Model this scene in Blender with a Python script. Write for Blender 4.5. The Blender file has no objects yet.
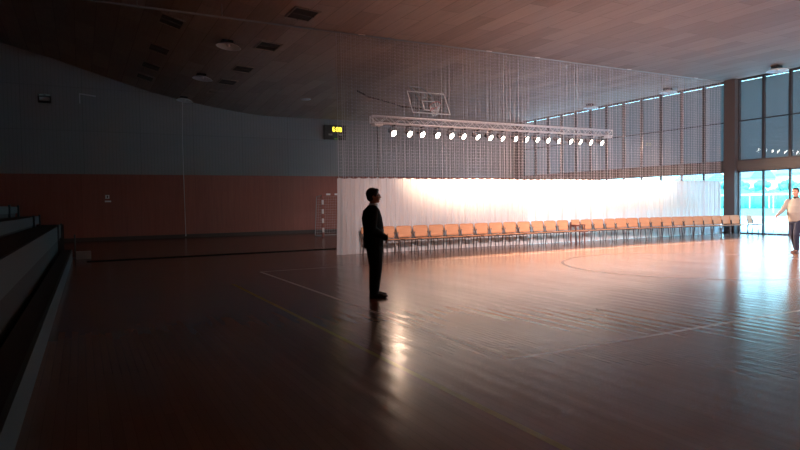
import bpy, bmesh, math, random
from mathutils import Vector, Matrix
R = math.radians
PI = math.pi
rng = random.Random(7)
scene = bpy.context.scene
COL = scene.collection

# ------------------------------------------------------------------ helpers
class MB:
    """collects shapes; build() links them as one mesh object"""
    def __init__(self):
        self.bm = bmesh.new()
    def box(self, c, s, rot=None):
        m = Matrix.Translation(Vector(c))
        if rot is not None:
            m = m @ rot.to_4x4()
        m = m @ Matrix.Diagonal((s[0], s[1], s[2], 1))
        bmesh.ops.create_cube(self.bm, size=1, matrix=m)
        return self
    def tube(self, a, b, r, r2=None, n=8):
        a, b = Vector(a), Vector(b)
        d = b - a
        if d.length < 1e-6:
            return self
        q = Vector((0, 0, 1)).rotation_difference(d.normalized()).to_matrix().to_4x4()
        m = Matrix.Translation((a + b) / 2) @ q
        bmesh.ops.create_cone(self.bm, cap_ends=True, segments=n, radius1=r,
                              radius2=r if r2 is None else r2, depth=d.length, matrix=m)
        return self
    def path(self, pts, r, n=6):
        for a, b in zip(pts[:-1], pts[1:]):
            self.tube(a, b, r, n=n)
        for p in pts[1:-1]:
            self.ball(p, (r, r, r), 6, 5)
        return self
    def ball(self, c, s, u=14, v=10, rot=None):
        m = Matrix.Translation(Vector(c))
        if rot is not None:
            m = m @ rot.to_4x4()
        m = m @ Matrix.Diagonal((s[0], s[1], s[2], 1))
        bmesh.ops.create_uvsphere(self.bm, u_segments=u, v_segments=v, radius=1, matrix=m)
        return self
    def cap(self, a, b, r1, r2, n=12):
        """tapered capsule"""
        self.tube(a, b, r1, r2, n)
        self.ball(a, (r1,) * 3, n, 8)
        self.ball(b, (r2,) * 3, n, 8)
        return self
    def loft(self, rings, n=20):
        """closed loft; each ring = (centre, rx, ry) in the xy plane (or (centre, rx, ry, rot))"""
        vs = []
        for ring in rings:
            c, rx, ry = ring[:3]
            row = []
            for k in range(n):
                t = 2 * PI * k / n
                p = Vector((rx * math.cos(t), ry * math.sin(t), 0))
                if len(ring) > 3:
                    p = ring[3] @ p
                row.append(self.bm.verts.new(Vector(c) + p))
            vs.append(row)
        for a, b in zip(vs[:-1], vs[1:]):
            for k in range(n):
                self.bm.faces.new((a[k], a[(k + 1) % n], b[(k + 1) % n], b[k]))
        self.bm.faces.new(list(reversed(vs[0])))
        self.bm.faces.new(vs[-1])
        return self
    def lathe(self, prof, n=24, m=None):
        """profile of (r, z) about z; open ends when r is not 0"""
        m = m or Matrix.Identity(4)
        rows = []
        for r, z in prof:
            if r < 1e-6:
                rows.append([self.bm.verts.new(m @ Vector((0, 0, z)))])
            else:
                rows.append([self.bm.verts.new(m @ Vector((r * math.cos(2 * PI * k / n), r * math.sin(2 * PI * k / n), z))) for k in range(n)])
        for a, b in zip(rows[:-1], rows[1:]):
            for k in range(n):
                k2 = (k + 1) % n
                if len(a) == 1 and len(b) == 1:
                    continue
                if len(a) == 1:
                    self.bm.faces.new((a[0], b[k2], b[k]))
                elif len(b) == 1:
                    self.bm.faces.new((a[k], a[k2], b[0]))
                else:
                    self.bm.faces.new((a[k], a[k2], b[k2], b[k]))
        return self
    def bevel(self, w, seg=2):
        bmesh.ops.bevel(self.bm, geom=[e for e in self.bm.edges], offset=w, segments=seg, affect='EDGES', profile=.7)
        return self
    def build(self, name, mat, parent=None, smooth=False, recalc=True):
        if recalc:
            bmesh.ops.recalc_face_normals(self.bm, faces=self.bm.faces)
        me = bpy.data.meshes.new(name)
        self.bm.to_mesh(me)
        self.bm.free()
        if smooth:
            for p in me.polygons:
                p.use_smooth = True
        if mat:
            me.materials.append(mat)
        o = bpy.data.objects.new(name, me)
        COL.objects.link(o)
        if parent is not None:
            o.parent = parent
        return o

def remeshed(mb, name, mat, parent=None, voxel=.01, it=3):
    """fuses the overlapping shapes into one continuous surface"""
    o = mb.build(name + '_raw', None)
    m = o.modifiers.new('r', 'REMESH'); m.mode = 'VOXEL'; m.voxel_size = voxel
    s = o.modifiers.new('s', 'SMOOTH'); s.factor = .5; s.iterations = it
    dg = bpy.context.evaluated_depsgraph_get()
    me = bpy.data.meshes.new_from_object(o.evaluated_get(dg))
    old = o.data
    bpy.data.objects.remove(o); bpy.data.meshes.remove(old)
    me.name = name
    for p in me.polygons:
        p.use_smooth = True
    me.materials.clear()
    me.materials.append(mat)
    n = bpy.data.objects.new(name, me)
    COL.objects.link(n)
    if parent is not None:
        n.parent = parent
    return n

def tag(o, label=None, cat=None, group=None, kind=None):
    if label: o['label'] = label
    if cat: o['category'] = cat
    if group: o['group'] = group
    if kind: o['kind'] = kind
    return o

def thing(name, label, cat, loc=(0, 0, 0), rz=0, group=None):
    o = bpy.data.objects.new(name, None)
    o.empty_display_size = .1
    COL.objects.link(o)
    o.location = loc
    o.rotation_euler = (0, 0, rz)
    return tag(o, label, cat, group)

def dup(root, loc, rot, label, group):
    r = root.copy(); COL.objects.link(r)
    r.location = loc; r.rotation_euler = rot
    tag(r, label, None, group)
    for ch in list(root.children):
        c = ch.copy(); COL.objects.link(c); c.parent = r
        for g in list(ch.children):
            d = g.copy(); COL.objects.link(d); d.parent = c
    return r

def struct(o):
    o['kind'] = 'structure'
    return o

# ------------------------------------------------------------------ materials
def mat(name, col, rough=.6, metal=0., spec=.5):
    m = bpy.data.materials.new(name); m.use_nodes = True
    b = m.node_tree.nodes['Principled BSDF']
    b.inputs['Base Color'].default_value = (*col, 1)
    b.inputs['Roughness'].default_value = rough
    b.inputs['Metallic'].default_value = metal
    b.inputs['Specular IOR Level'].default_value = spec
    return m

class N:
    """small node-expression writer"""
    def __init__(self, m):
        self.t = m.node_tree
        self.b = self.t.nodes.get('Principled BSDF')
    def new(self, ty, **k):
        n = self.t.nodes.new(ty)
        for a, v in k.items():
            setattr(n, a, v)
        return n
    def link(self, a, b):
        self.t.links.new(a, b)
    def math(self, op, a, b=0., c=None):
        n = self.new('ShaderNodeMath', operation=op)
        for i, v in enumerate((a, b) if c is None else (a, b, c)):
            if isinstance(v, (int, float)): n.inputs[i].default_value = v
            else: self.link(v, n.inputs[i])
        return n.outputs[0]
    def xyz(self):
        tc = self.new('ShaderNodeTexCoord')
        s = self.new('ShaderNodeSeparateXYZ')
        self.link(tc.outputs['Object'], s.inputs[0])
        self.tc = tc.outputs['Object']
        return s.outputs
    def vec(self, x, y, z=0.):
        n = self.new('ShaderNodeCombineXYZ')
        for i, v in enumerate((x, y, z)):
            if isinstance(v, (int, float)): n.inputs[i].default_value = v
            else: self.link(v, n.inputs[i])
        return n.outputs[0]
    def noise(self, vec, scale, detail=3., rough=.5):
        n = self.new('ShaderNodeTexNoise')
        n.inputs['Scale'].default_value = scale
        n.inputs['Detail'].default_value = detail
        n.inputs['Roughness'].default_value = rough
        self.link(vec, n.inputs['Vector'])
        return n.outputs['Fac']
    def brick(self, vec, w, h, c1, c2, cm, mortar=.004, off=.5):
        n = self.new('ShaderNodeTexBrick')
        n.offset = off
        n.inputs['Scale'].default_value = 1
        n.inputs['Brick Width'].default_value = w
        n.inputs['Row Height'].default_value = h
        n.inputs['Mortar Size'].default_value = mortar
        n.inputs['Mortar Smooth'].default_value = .1
        n.inputs['Color1'].default_value = (*c1, 1)
        n.inputs['Color2'].default_value = (*c2, 1)
        n.inputs['Mortar'].default_value = (*cm, 1)
        self.link(vec, n.inputs['Vector'])
        return n
    def mix(self, f, a, b, blend='MIX'):
        n = self.new('ShaderNodeMix', data_type='RGBA', blend_type=blend)
        for v, i in ((f, 0), (a, 6), (b, 7)):
            if isinstance(v, (int, float)): n.inputs[i].default_value = v
            elif isinstance(v, tuple): n.inputs[i].default_value = (*v, 1)
            else: self.link(v, n.inputs[i])
        return n.outputs[2]
    def ramp(self, f, lo, hi):
        n = self.new('ShaderNodeMapRange')
        self.link(f, n.inputs[0])
        n.inputs[3].default_value = lo; n.inputs[4].default_value = hi
        return n.outputs[0]
    def bump(self, h, s, d=.01):
        n = self.new('ShaderNodeBump')
        n.inputs['Strength'].default_value = s
        n.inputs['Distance'].default_value = d
        self.link(h, n.inputs['Height'])
        self.link(n.outputs[0], self.b.inputs['Normal'])

M = {}
def wood(name, c1, c2, rough, sx, sy, sz):
    m = mat(name, c1, rough); k = N(m)
    x, y, z = k.xyz()
    f = k.noise(k.vec(k.math('MULTIPLY', x, sx), k.math('MULTIPLY', y, sy), k.math('MULTIPLY', z, sz)), 1., 5)
    k.link(k.mix(k.ramp(f, -.4, 1.4), c1, c2), k.b.inputs['Base Color'])
    return m

# floor: narrow boards along y, court lines, slightly cupped boards under gloss lacquer
def floor_mat():
    m = mat('sports_floor', (.28, .14, .08), .26, 0, .42); k = N(m)
    x, y, z = k.xyz()
    br = k.brick(k.vec(y, x), 2.3, .07, (.27, .150, .100), (.235, .130, .087), (.16, .088, .06), .0015, .37)
    big = k.noise(k.vec(k.math('MULTIPLY', x, 1.3), k.math('MULTIPLY', y, .12)), 1., 3)
    col = k.mix(k.ramp(big, -.2, .6), br.outputs['Color'], (.195, .108, .074))
    def band(v, c, w):
        return k.math('LESS_THAN', k.math('ABSOLUTE', k.math('SUBTRACT', v, c)), w)
    def between(v, a, b):
        return k.math('MULTIPLY', k.math('GREATER_THAN', v, a), k.math('LESS_THAN', v, b))
    side = k.math('MULTIPLY', band(x, 3.57, .028), between(y, 4.5, 13.55))
    end1 = k.math('MULTIPLY', band(y, 4.53, .028), between(x, 3.55, 21.6))
    end2 = k.math('MULTIPLY', band(y, 13.53, .028), between(x, 3.55, 21.6))
    side2 = k.math('MULTIPLY', band(x, 21.57, .028), between(y, 4.5, 13.55))
    white = k.math('MAXIMUM', k.math('MAXIMUM', side, end1), k.math('MAXIMUM', end2, side2))
    yel = k.math('MULTIPLY', band(x, 2.55, .03), between(y, -3.4, 18.9))
    r = k.math('SQRT', k.math('ADD', k.math('POWER', k.math('SUBTRACT', x, 12.6), 2.), k.math('POWER', k.math('SUBTRACT', y, 9.1), 2.)))
    circ = band(r, 2.98, .032)
    dark = circ
    col = k.mix(k.math('MULTIPLY', white, .8), col, (.62, .55, .52))
    col = k.mix(k.math('MULTIPLY', yel, .7), col, (.40, .31, .07))
    col = k.mix(k.math('MULTIPLY', dark, .85), col, (.02, .012, .012))
    k.link(col, k.b.inputs['Base Color'])
    rip = k.noise(k.vec(k.math('MULTIPLY', x, 7.5), k.math('MULTIPLY', y, .055)), 1., 2, .5)
    brd = k.math('SINE', k.math('MULTIPLY', x, 2 * PI / .21))
    h = k.math('ADD', k.math('MULTIPLY', rip, .62), k.math('MULTIPLY', brd, .16))
    k.bump(h, .42, .006)
    rg = k.noise(k.vec(k.math('MULTIPLY', x, 2.), k.math('MULTIPLY', y, .5)), 1., 3)
    k.link(k.math('ADD', k.ramp(rg, .17, .25), k.math('MULTIPLY', dark, .10)), k.b.inputs['Roughness'])
    return m
M['floor'] = floor_mat()

def ceiling_mat():
    m = mat('ceiling_wood', (.3, .2, .15), .62); k = N(m)
    x, y, z = k.xyz()
    br = k.brick(k.vec(y, x), 2.44, .61, (.37, .29, .25), (.235, .18, .155), (.11, .085, .075), .010, .42)
    g = k.noise(k.vec(k.math('MULTIPLY', x, 14.), k.math('MULTIPLY', y, .9)), 1., 4)
    k.link(k.mix(.35, br.outputs['Color'], k.mix(k.ramp(g, -.3, 1.3), (.19, .145, .125), (.42, .33, .285)), 'MIX'), k.b.inputs['Base Color'])
    return m
M['ceiling'] = ceiling_mat()

def wainscot_mat():
    m = mat('wall_wood', (.3, .1, .07), .5); k = N(m)
    x, y, z = k.xyz()
    br = k.brick(k.vec(z, k.math('ADD', x, y)), 3.2, .62, (.29, .085, .06), (.25, .07, .05), (.15, .045, .035), .005, 0.)
    g = k.noise(k.vec(k.math('MULTIPLY', x, 12.), k.math('MULTIPLY', y, 12.), k.math('MULTIPLY', z, .8)), 1., 4)
    k.link(k.mix(.45, br.outputs['Color'], k.mix(k.ramp(g, -.2, 1.2), (.18, .05, .038), (.34, .11, .08))), k.b.inputs['Base Color'])
    return m
M['wainscot'] = wainscot_mat()

def upper_mat():
    m = mat('wall_grey_panels', (.3, .3, .3), .75); k = N(m)
    x, y, z = k.xyz()
    u = k.math('ADD', x, y)
    rib = k.math('GREATER_THAN', k.math('FRACT', k.math('DIVIDE', u, .15)), .86)
    pan = k.brick(k.vec(u, k.math('SUBTRACT', z, 3.07)), 2.4, 1.96, (.28, .28, .285), (.26, .26, .265), (.19, .19, .195), .012, 0.)
    n = k.noise(k.vec(k.math('MULTIPLY', u, .5), z), 1., 3)
    c = k.mix(k.math('MULTIPLY', rib, .35), pan.outputs['Color'], (.10, .10, .10))
    k.link(k.mix(k.ramp(n, 0., .6), c, (.22, .215, .215)), k.b.inputs['Base Color'])
    return m
M['upper'] = upper_mat()

M['dark_trim'] = mat('dark_trim', (.035, .022, .02), .5)
M['beam'] = wood('beam_brown', (.075, .068, .066), (.105, .095, .09), .55, 3, .6, 10)
M['frame'] = mat('window_frame_dark', (.045, .045, .05), .45)
M['column'] = mat('column_dark', (.07, .06, .06), .6)
M['black'] = mat('black_metal', (.015, .015, .016), .45)
M['black_plastic'] = mat('black_plastic', (.012, .012, .014), .5)
M['alu'] = mat('aluminium', (.74, .71, .71), .4, .35)
M['steel'] = mat('chair_steel', (.06, .06, .065), .4, .5)
M['chair_wood'] = wood('chair_beech', (.56, .28, .15), (.66, .36, .21), .6, 3, 3, 30)
M['chair_wood'].node_tree.nodes['Principled BSDF'].inputs['Specular IOR Level'].default_value = .15
M['chair_dark'] = mat('chair_dark_wood', (.16, .05, .03), .45)
M['grey_box'] = mat('grey_painted', (.28, .30, .31), .6)
M['bleach'] = mat('bleacher_grey', (.042, .054, .06), .55)
M['bleach_dark'] = mat('bleacher_dark', (.03, .027, .026), .7)  # on the bench tops this tone carries their shade
M['white'] = mat('white_paint', (.78, .78, .77), .5)
M['red'] = mat('red_paint', (.6, .06, .05), .5)
M['cord'] = mat('pale_rope', (.5, .5, .52), .8)
M['net_string'] = mat('net_string', (.52, .48, .50), .8)
M['lamp_shade'] = mat('lamp_enamel', (.72, .75, .78), .35)
M['skin'] = mat('skin', (.52, .27, .19), .5)
M['hair'] = mat('dark_hair', (.018, .013, .011), .55)
M['suit'] = mat('black_suit', (.010, .010, .012), .8, 0, .2)
M['shoe'] = mat('black_shoe', (.012, .011, .011), .4)
M['sweater'] = mat('cream_sweater', (.29, .27, .24), .9, 0, .2)
M['jeans'] = mat('dark_jeans', (.022, .028, .05), .85, 0, .2)
M['brown_shoe'] = mat('brown_shoe', (.10, .045, .035), .5)
M['eye'] = mat('eye_white', (.7, .68, .66), .3)
M['iris'] = mat('eye_dark', (.03, .02, .015), .3)
M['goal_red'] = mat('faded_red', (.30, .09, .07), .5)
M['lip'] = mat('lip', (.42, .16, .13), .5)

def curtain_mat():
    m = bpy.data.materials.new('sheer_white_fabric'); m.use_nodes = True
    k = N(m); t = m.node_tree
    t.nodes.remove(k.b); out = t.nodes['Material Output']
    d = k.new('ShaderNodeBsdfDiffuse'); d.inputs[0].default_value = (.80, .79, .80, 1)
    tr = k.new('ShaderNodeBsdfTranslucent'); tr.inputs[0].default_value = (.82, .79, .78, 1)
    tp = k.new('ShaderNodeBsdfTransparent'); tp.inputs[0].default_value = (1, 1, 1, 1)
    a = k.new('ShaderNodeMixShader'); a.inputs[0].default_value = .36
    b = k.new('ShaderNodeMixShader'); b.inputs[0].default_value = .06
    k.link(d.outputs[0], a.inputs[1]); k.link(tr.outputs[0], a.inputs[2])
    k.link(a.outputs[0], b.inputs[1]); k.link(tp.outputs[0], b.inputs[2])
    k.link(b.outputs[0], out.inputs[0])
    return m
M['curtain'] = curtain_mat()

def glass_mat():
    m = bpy.data.materials.new('window_glass'); m.use_nodes = True
    k = N(m); t = m.node_tree
    t.nodes.remove(k.b); out = t.nodes['Material Output']
    g = k.new('ShaderNodeBsdfGlossy'); g.inputs['Roughness'].default_value = .01
    tp = k.new('ShaderNodeBsdfTransparent'); tp.inputs[0].default_value = (.93, .97, .97, 1)
    lw = k.new('ShaderNodeLayerWeight'); lw.inputs[0].default_value = .5
    f = k.math('ADD', .045, k.math('MULTIPLY', .95, k.math('POWER', lw.outputs['Facing'], 5.)))
    mx = k.new('ShaderNodeMixShader')
    k.link(f, mx.inputs[0]); k.link(tp.outputs[0], mx.inputs[1]); k.link(g.outputs[0], mx.inputs[2])
    k.link(mx.outputs[0], out.inputs[0])
    return m
M['glass'] = glass_mat()

def slat_mat():
    m = bpy.data.materials.new('blind_slat'); m.use_nodes = True
    k = N(m); t = m.node_tree
    b = k.b; b.inputs['Base Color'].default_value = (.22, .23, .25, 1); b.inputs['Roughness'].default_value = .5
    tr = k.new('ShaderNodeBsdfTranslucent'); tr.inputs[0].default_value = (.45, .46, .46, 1)
    mx = k.new('ShaderNodeMixShader'); mx.inputs[0].default_value = .34
    k.link(b.outputs[0], mx.inputs[1]); k.link(tr.outputs[0], mx.inputs[2])
    k.link(mx.outputs[0], t.nodes['Material Output'].inputs[0])
    return m
M['slat'] = slat_mat()

def emit(name, col, s):
    m = mat(name, (.02, .02, .02), .4)
    b = m.node_tree.nodes['Principled BSDF']
    b.inputs['Emission Color'].default_value = (*col, 1)
    b.inputs['Emission Strength'].default_value = s
    return m
LAMP_COL = (1.0, .67, .46)
M['lens'] = emit('spot_lens', (1.0, .86, .74), 26)
M['digit'] = emit('score_digit', (1.0, .80, .06), 2.4)
M['led_green'] = emit('score_green', (.35, .8, .1), .25)
M['sign_lit'] = emit('emergency_lens', (.6, .8, .85), .06)

# ------------------------------------------------------------------ camera (yaw, pitch and roll solved from the room's lines)
F, YAW, PIT, ROL, H = 600., .4882, .0352, -.0152, 1.5
cy, sy, cp, sp, cr, sr = math.cos(YAW), math.sin(YAW), math.cos(PIT), math.sin(PIT), math.cos(ROL), math.sin(ROL)
A = Matrix(((cy, -sy, 0), (0, 0, -1), (sy, cy, 0)))
B = Matrix(((1, 0, 0), (0, cp, -sp), (0, sp, cp)))
Cm = Matrix(((cr, -sr, 0), (sr, cr, 0), (0, 0, 1)))
W = Cm @ B @ A
cam = bpy.data.objects.new('camera', bpy.data.cameras.new('camera'))
COL.objects.link(cam)
cam.data.sensor_width = 36
cam.data.lens = F / 800 * 36
cam.data.clip_end = 1000
cam.data.clip_start = .05
cam.matrix_world = Matrix.Translation((0, 0, H)) @ Matrix((W[0], -W[1], -W[2])).transposed().to_4x4()
scene.camera = cam

# ------------------------------------------------------------------ room
XL, XR, YF, YB = -6., 25., -4., 31.
PX = [-9, -6, -2.85, -1, .96, 3.08, 4.4, 5.5, 7, 27]
PZ = [10.6, 9.65, 8.71, 8.24, 7.63, 7.02, 6.74, 6.63, 6.6, 6.6]
def zc(x, y=0.):
    for i in range(len(PX) - 1):
        if x <= PX[i + 1]:
            t = (x - PX[i]) / (PX[i + 1] - PX[i])
            z = PZ[i] + t * (PZ[i + 1] - PZ[i])
            break
    def ss(a, b, v):
        t = min(1, max(0, (v - a) / (b - a))); return t * t * (3 - 2 * t)
    return z - .42 * ss(25.5, 31, y) * ss(4.2, 9, x) * (1 - ss(14, 21, x))

f = MB().box(((XL + XR) / 2, (YF + YB) / 2, -.1), (XR - XL + .6, YB - YF + .6, .2)).build('floor', M['floor'])
struct(f)
bm = bmesh.new()
xs = [-6.3 + i * .35 for i in range(int(31.7 / .35) + 1)] + [25.4]
ys = [-4.3 + j * 1. for j in range(36)] + [31.3]
g = [[bm.verts.new((x, y, zc(x, y))) for x in xs] for y in ys]
for j in range(len(ys) - 1):
    for i in range(len(xs) - 1):
        bm.faces.new((g[j][i], g[j + 1][i], g[j + 1][i + 1], g[j][i + 1]))
me = bpy.data.meshes.new('ceiling'); bm.to_mesh(me); bm.free()
for p in me.polygons: p.use_smooth = True
me.materials.append(M['ceiling'])
o = bpy.data.objects.new('ceiling', me); COL.objects.link(o); struct(o)
s = o.modifiers.new('thick', 'SOLIDIFY'); s.thickness = .25; s.offset = -1

def gable_wall(name, y0, y1, m):
    mb = MB(); rows = []
    for y in (y0, y1):
        bot = [mb.bm.verts.new((x, y, -.1)) for x in xs]
        top = [mb.bm.verts.new((x, y, zc(x, 31 if y > 15 else 0) + .12)) for x in xs]
        rows.append((bot, top))
    for b_, t_ in rows:
        for i in range(len(xs) - 1):
            mb.bm.faces.new((b_[i], b_[i + 1], t_[i + 1], t_[i]))
    (b0, t0), (b1, t1) = rows
    for i in range(len(xs) - 1):
        mb.bm.faces.new((b0[i], b0[i + 1], b1[i + 1], b1[i])); mb.bm.faces.new((t0[i], t0[i + 1], t1[i + 1], t1[i]))
    mb.bm.faces.new((b0[0], b1[0], t1[0], t0[0])); mb.bm.faces.new((b0[-1], b1[-1], t1[-1], t0[-1]))
    return struct(mb.build(name, m))
gable_wall('wall_back', 31.0, 31.3, M['upper'])
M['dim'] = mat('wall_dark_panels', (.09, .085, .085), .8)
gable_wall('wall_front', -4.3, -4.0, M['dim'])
struct(MB().box((9.5, 30.97, 1.62), (31, .06, 2.9)).build('wall_back_panelling', M['wainscot']))
struct(MB().box((9.5, 30.955, .085), (31, .09, .17)).build('baseboard_back', M['dark_trim']))
struct(MB().box((9.5, -3.97, 1.62), (31, .06, 2.9)).build('wall_front_panelling', M['wainscot']))
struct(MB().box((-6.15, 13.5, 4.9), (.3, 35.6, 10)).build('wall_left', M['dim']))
struct(MB().box((-5.97, 13.5, 1.62), (.06, 34.9, 2.9)).build('wall_left_panelling', M['wainscot']))

struct(MB().box((12.2, 19.05, .006), (24.2, .40, .012)).build('trim_2', mat('black_rubber_strip', (.006, .005, .005), .95, 0, .05)))

# window wall on the right (x = 25): glazed doors, beam, two rows of panes with slatted blinds outside
Ya, Yb = 15.97, 16.47
far = [Yb + 1.14 * k for k in range(13)]            # to 30.15
near = [Ya - 1.06 * k for k in range(10)]           # to 6.43
struct(MB().box((25.1, (far[-1] + 31) / 2, 3.35), (.4, 31 - far[-1], 6.9)).build('wall_right_end', M['column']))
struct(MB().box((25.15, (near[-1] - 4) / 2, 3.35), (.3, near[-1] + 4, 6.9)).build('wall_right', M['upper']))
struct(MB().box((24.93, (Ya + Yb) / 2, 3.29), (.46, Yb - Ya, 6.62)).build('column', M['column']))
Y0, Y1 = near[-1], far[-1]
struct(MB().box((25.02, (Y0 + Y1) / 2, 2.90), (.26, Y1 - Y0, .42)).build('beam_lintel', M['beam']))
struct(MB().box((25.02, (Y0 + Y1) / 2, 6.61), (.2, Y1 - Y0, .12)).build('trim_1', M['frame']))
bays = [(far[i], far[i + 1]) for i in range(12)] + [(near[i + 1], near[i]) for i in range(9)]
for n, (a, b) in enumerate(bays):
    c, w = (a + b) / 2, b - a
    wr = thing('window_%d' % (n + 1), None, None, (25, c, 3.11)); struct(wr)
    fr = MB()
    fr.box((0, -w / 2 + .02, 1.72), (.13, .055, 3.44)).box((0, w / 2 - .02, 1.72), (.13, .055, 3.44))
    fr.box((0, 0, 1.70), (.13, w, .055)).box((0, 0, .025), (.12, w, .05)).box((0, 0, 3.42), (.12, w, .03))
    fr.build('window_frame', M['frame'], wr)
    MB().box((.0, 0, .86), (.012, w - .06, 1.64)).build('pane', M['glass'], wr)
    MB().box((.0, 0, 2.56), (.012, w - .06, 1.68)).build('pane', M['glass'], wr)
    sl = MB(); rot = Matrix.Rotation(R(58), 3, 'Y')
    z = .03
    while z < 3.375:
        sl.box((.115, 0, z), (.088, w + .0, .004), rot); z += .074
    sl.build('blind', M['slat'], wr)
    dr = thing('door_%d' % (n + 1), None, None, (25, c, 0)); struct(dr)
    fr = MB()
    fr.box((0, -w / 2 + .015, 1.345), (.08, .05, 2.69)).box((0, w / 2 - .015, 1.345), (.08, .05, 2.69))
    fr.box((0, 0, .03), (.08, w, .06)).box((0, 0, 2.66), (.08, w, .06))
    fr.build('door_frame', M['frame'], dr)
    MB().box((0, 0, 1.345), (.014, w - .06, 2.58)).build('pane', M['glass'], dr)

# ------------------------------------------------------------------ divider curtain: netting above, sheer white skirt below
YN = 16.6
NX0, NX1 = 6.8, 24.72
div = thing('divider_curtain', 'tall hall divider, open netting above a sheer white gathered skirt', 'curtain', (0, YN, 0))
def fold(x):
    return .05 * math.sin(2 * PI * x / .165 + 1.1 * math.sin(x * .9)) + .03 * math.sin(2 * PI * x / .83 + 2)
# skirt
mb = MB(); cols = []
nx = 1500
for i in range(nx + 1):
    t = i / nx
    x = NX0 - .06 + t * (NX1 - NX0 + .06)
    zt = 2.31 - .035 * abs(math.sin(PI * x / .31)) + .01 * math.sin(x * 1.7)
    col_ = []
    for j in range(13):
        v = j / 12
        amp = .35 + .65 * (1 - v)
        y = amp * (.05 * math.sin(2 * PI * x / .29 + 1.3 * math.sin(x * .8) + .5 * v) + .018 * math.sin(2 * PI * x / .105 + x * x * .3) + .022 * math.sin(2 * PI * x / .8))
        xx = x - (.05 * (1 - v) ** 2 if t < .01 else 0)
        col_.append(mb.bm.verts.new((xx, y, .004 + v * (zt - .004))))
    cols.append(col_)
for a, b in zip(cols[:-1], cols[1:]):
    for j in range(12):
        mb.bm.faces.new((a[j], b[j], b[j + 1], a[j + 1]))
mb.build('skirt', M['curtain'], div, True)
# netting
mb = MB()
def strand(a, b, r):
    a, b = Vector(a), Vector(b)
    d = (b - a).normalized()
    u = d.cross(Vector((.3, 1, .2))).normalized(); w_ = d.cross(u)
    ra, rb = [], []
    for k in range(3):
        o_ = (u * math.cos(2.0944 * k) + w_ * math.sin(2.0944 * k)) * r
        ra.append(mb.bm.verts.new(a + o_)); rb.append(mb.bm.verts.new(b + o_))
    for k in range(3):
        mb.bm.faces.new((ra[k], ra[(k + 1) % 3], rb[(k + 1) % 3], rb[k]))
ZT, ZB = 6.56, 2.27
step = .0413
n = int((NX1 - NX0) / step)
pts = []
for i in range(n + 1):
    x = NX0 + i * step
    pts.append((x, fold(x)))
# verticals at equal arc length, so they crowd where the net folds
s_acc, nxt = 0., 0.
fine = [(NX0 + i * .01, fold(NX0 + i * .01)) for i in range(int((NX1 - NX0) / .01) + 1)]
for (xa, ya), (xb, yb) in zip(fine[:-1], fine[1:]):
    if s_acc >= nxt:
        strand((xa, ya, ZB), (xa, ya, ZT), .0030); nxt += .075
    s_acc += math.hypot(xb - xa, yb - ya)
z = ZB + .02
r_ = 0
while z < ZT:
    for (xa, ya), (xb, yb) in zip(pts[:-1], pts[1:]):
        za = .014 * math.sin(2 * PI * xa / .165 + 1.1 * math.sin(xa * .9) + 1.5)
        zb = .014 * math.sin(2 * PI * xb / .165 + 1.1 * math.sin(xb * .9) + 1.5)
        strand((xa, ya, z + za), (xb, yb, z + zb), .0034)
    z += .10
net = mb.build('netting', M['net_string'], div, recalc=False)
e = MB()
for dx in (0, .10, .2):
    e.tube((NX0 + dx, fold(NX0 + dx), 2.27), (NX0 + dx, fold(NX0 + dx), 6.56), .008 if dx == 0 else .005, n=6)
e.build('edge_cord', M['net_string'], div)

# rail the divider hangs from, carried on rods where the ceiling curves up
rail = thing('curtain_rail', 'thin pale rail crossing the wooden ceiling above the netting', 'rail', (0, YN, 6.58))
MB().box((9.6, 0, 0), (30.2, .05, .04)).build('track', M['grey_box'], rail)
for x in (-4.6, -2.6, -.6, 1.4, 3.5):
    zt = zc(x) - 6.58
    MB().tube((x, 0, .02), (x, 0, zt + .02), .012).build('hanger_rod', M['grey_box'], rail)
for x in (7.6, 12.3, 14.4, 19., 23.):
    MB().box((x, 0, .02), (.22, .09, .03)).build('bracket', M['white'], rail)

# ------------------------------------------------------------------ lighting truss on two stands, behind the divider
YT = 18.5
tr = thing('lighting_truss', 'long silver box truss carrying the row of lit spotlights', 'truss', (0, YT, 0))
TX0, TX1 = 8.78, 20.08
Za, Zb = 4.26, 4.49
for y in (-.115, .115):
    for z in (Za, Zb):
        MB().tube((TX0, y, z), (TX1, y, z), .024, n=10).build('chord', M['alu'], tr, True)
lt = MB(); nn = 38
for y in (-.115, .115):
    for i in range(nn):
        xa = TX0 + (TX1 - TX0) * i / nn; xb = TX0 + (TX1 - TX0) * (i + 1) / nn
        lt.tube((xa, y, Za if i % 2 else Zb), (xb, y, Zb if i % 2 else Za), .008, n=6)
for i in range(nn):
    xa = TX0 + (TX1 - TX0) * i / nn; xb = TX0 + (TX1 - TX0) * (i + 1) / nn
    lt.tube((xa, -.115 if i % 2 else .115, Za), (xb, .115 if i % 2 else -.115, Za), .008, n=6)
for x in (TX0 + .01, TX1 - .01):
    for a, b in (((-.115, Za), (-.115, Zb)), ((.115, Za), (.115, Zb)), ((-.115, Za), (.115, Za)), ((-.115, Zb), (.115, Zb))):
        lt.tube((x, a[0], a[1]), (x, b[0], b[1]), .012, n=6)
lt.build('lattice', M['alu'], tr)

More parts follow.
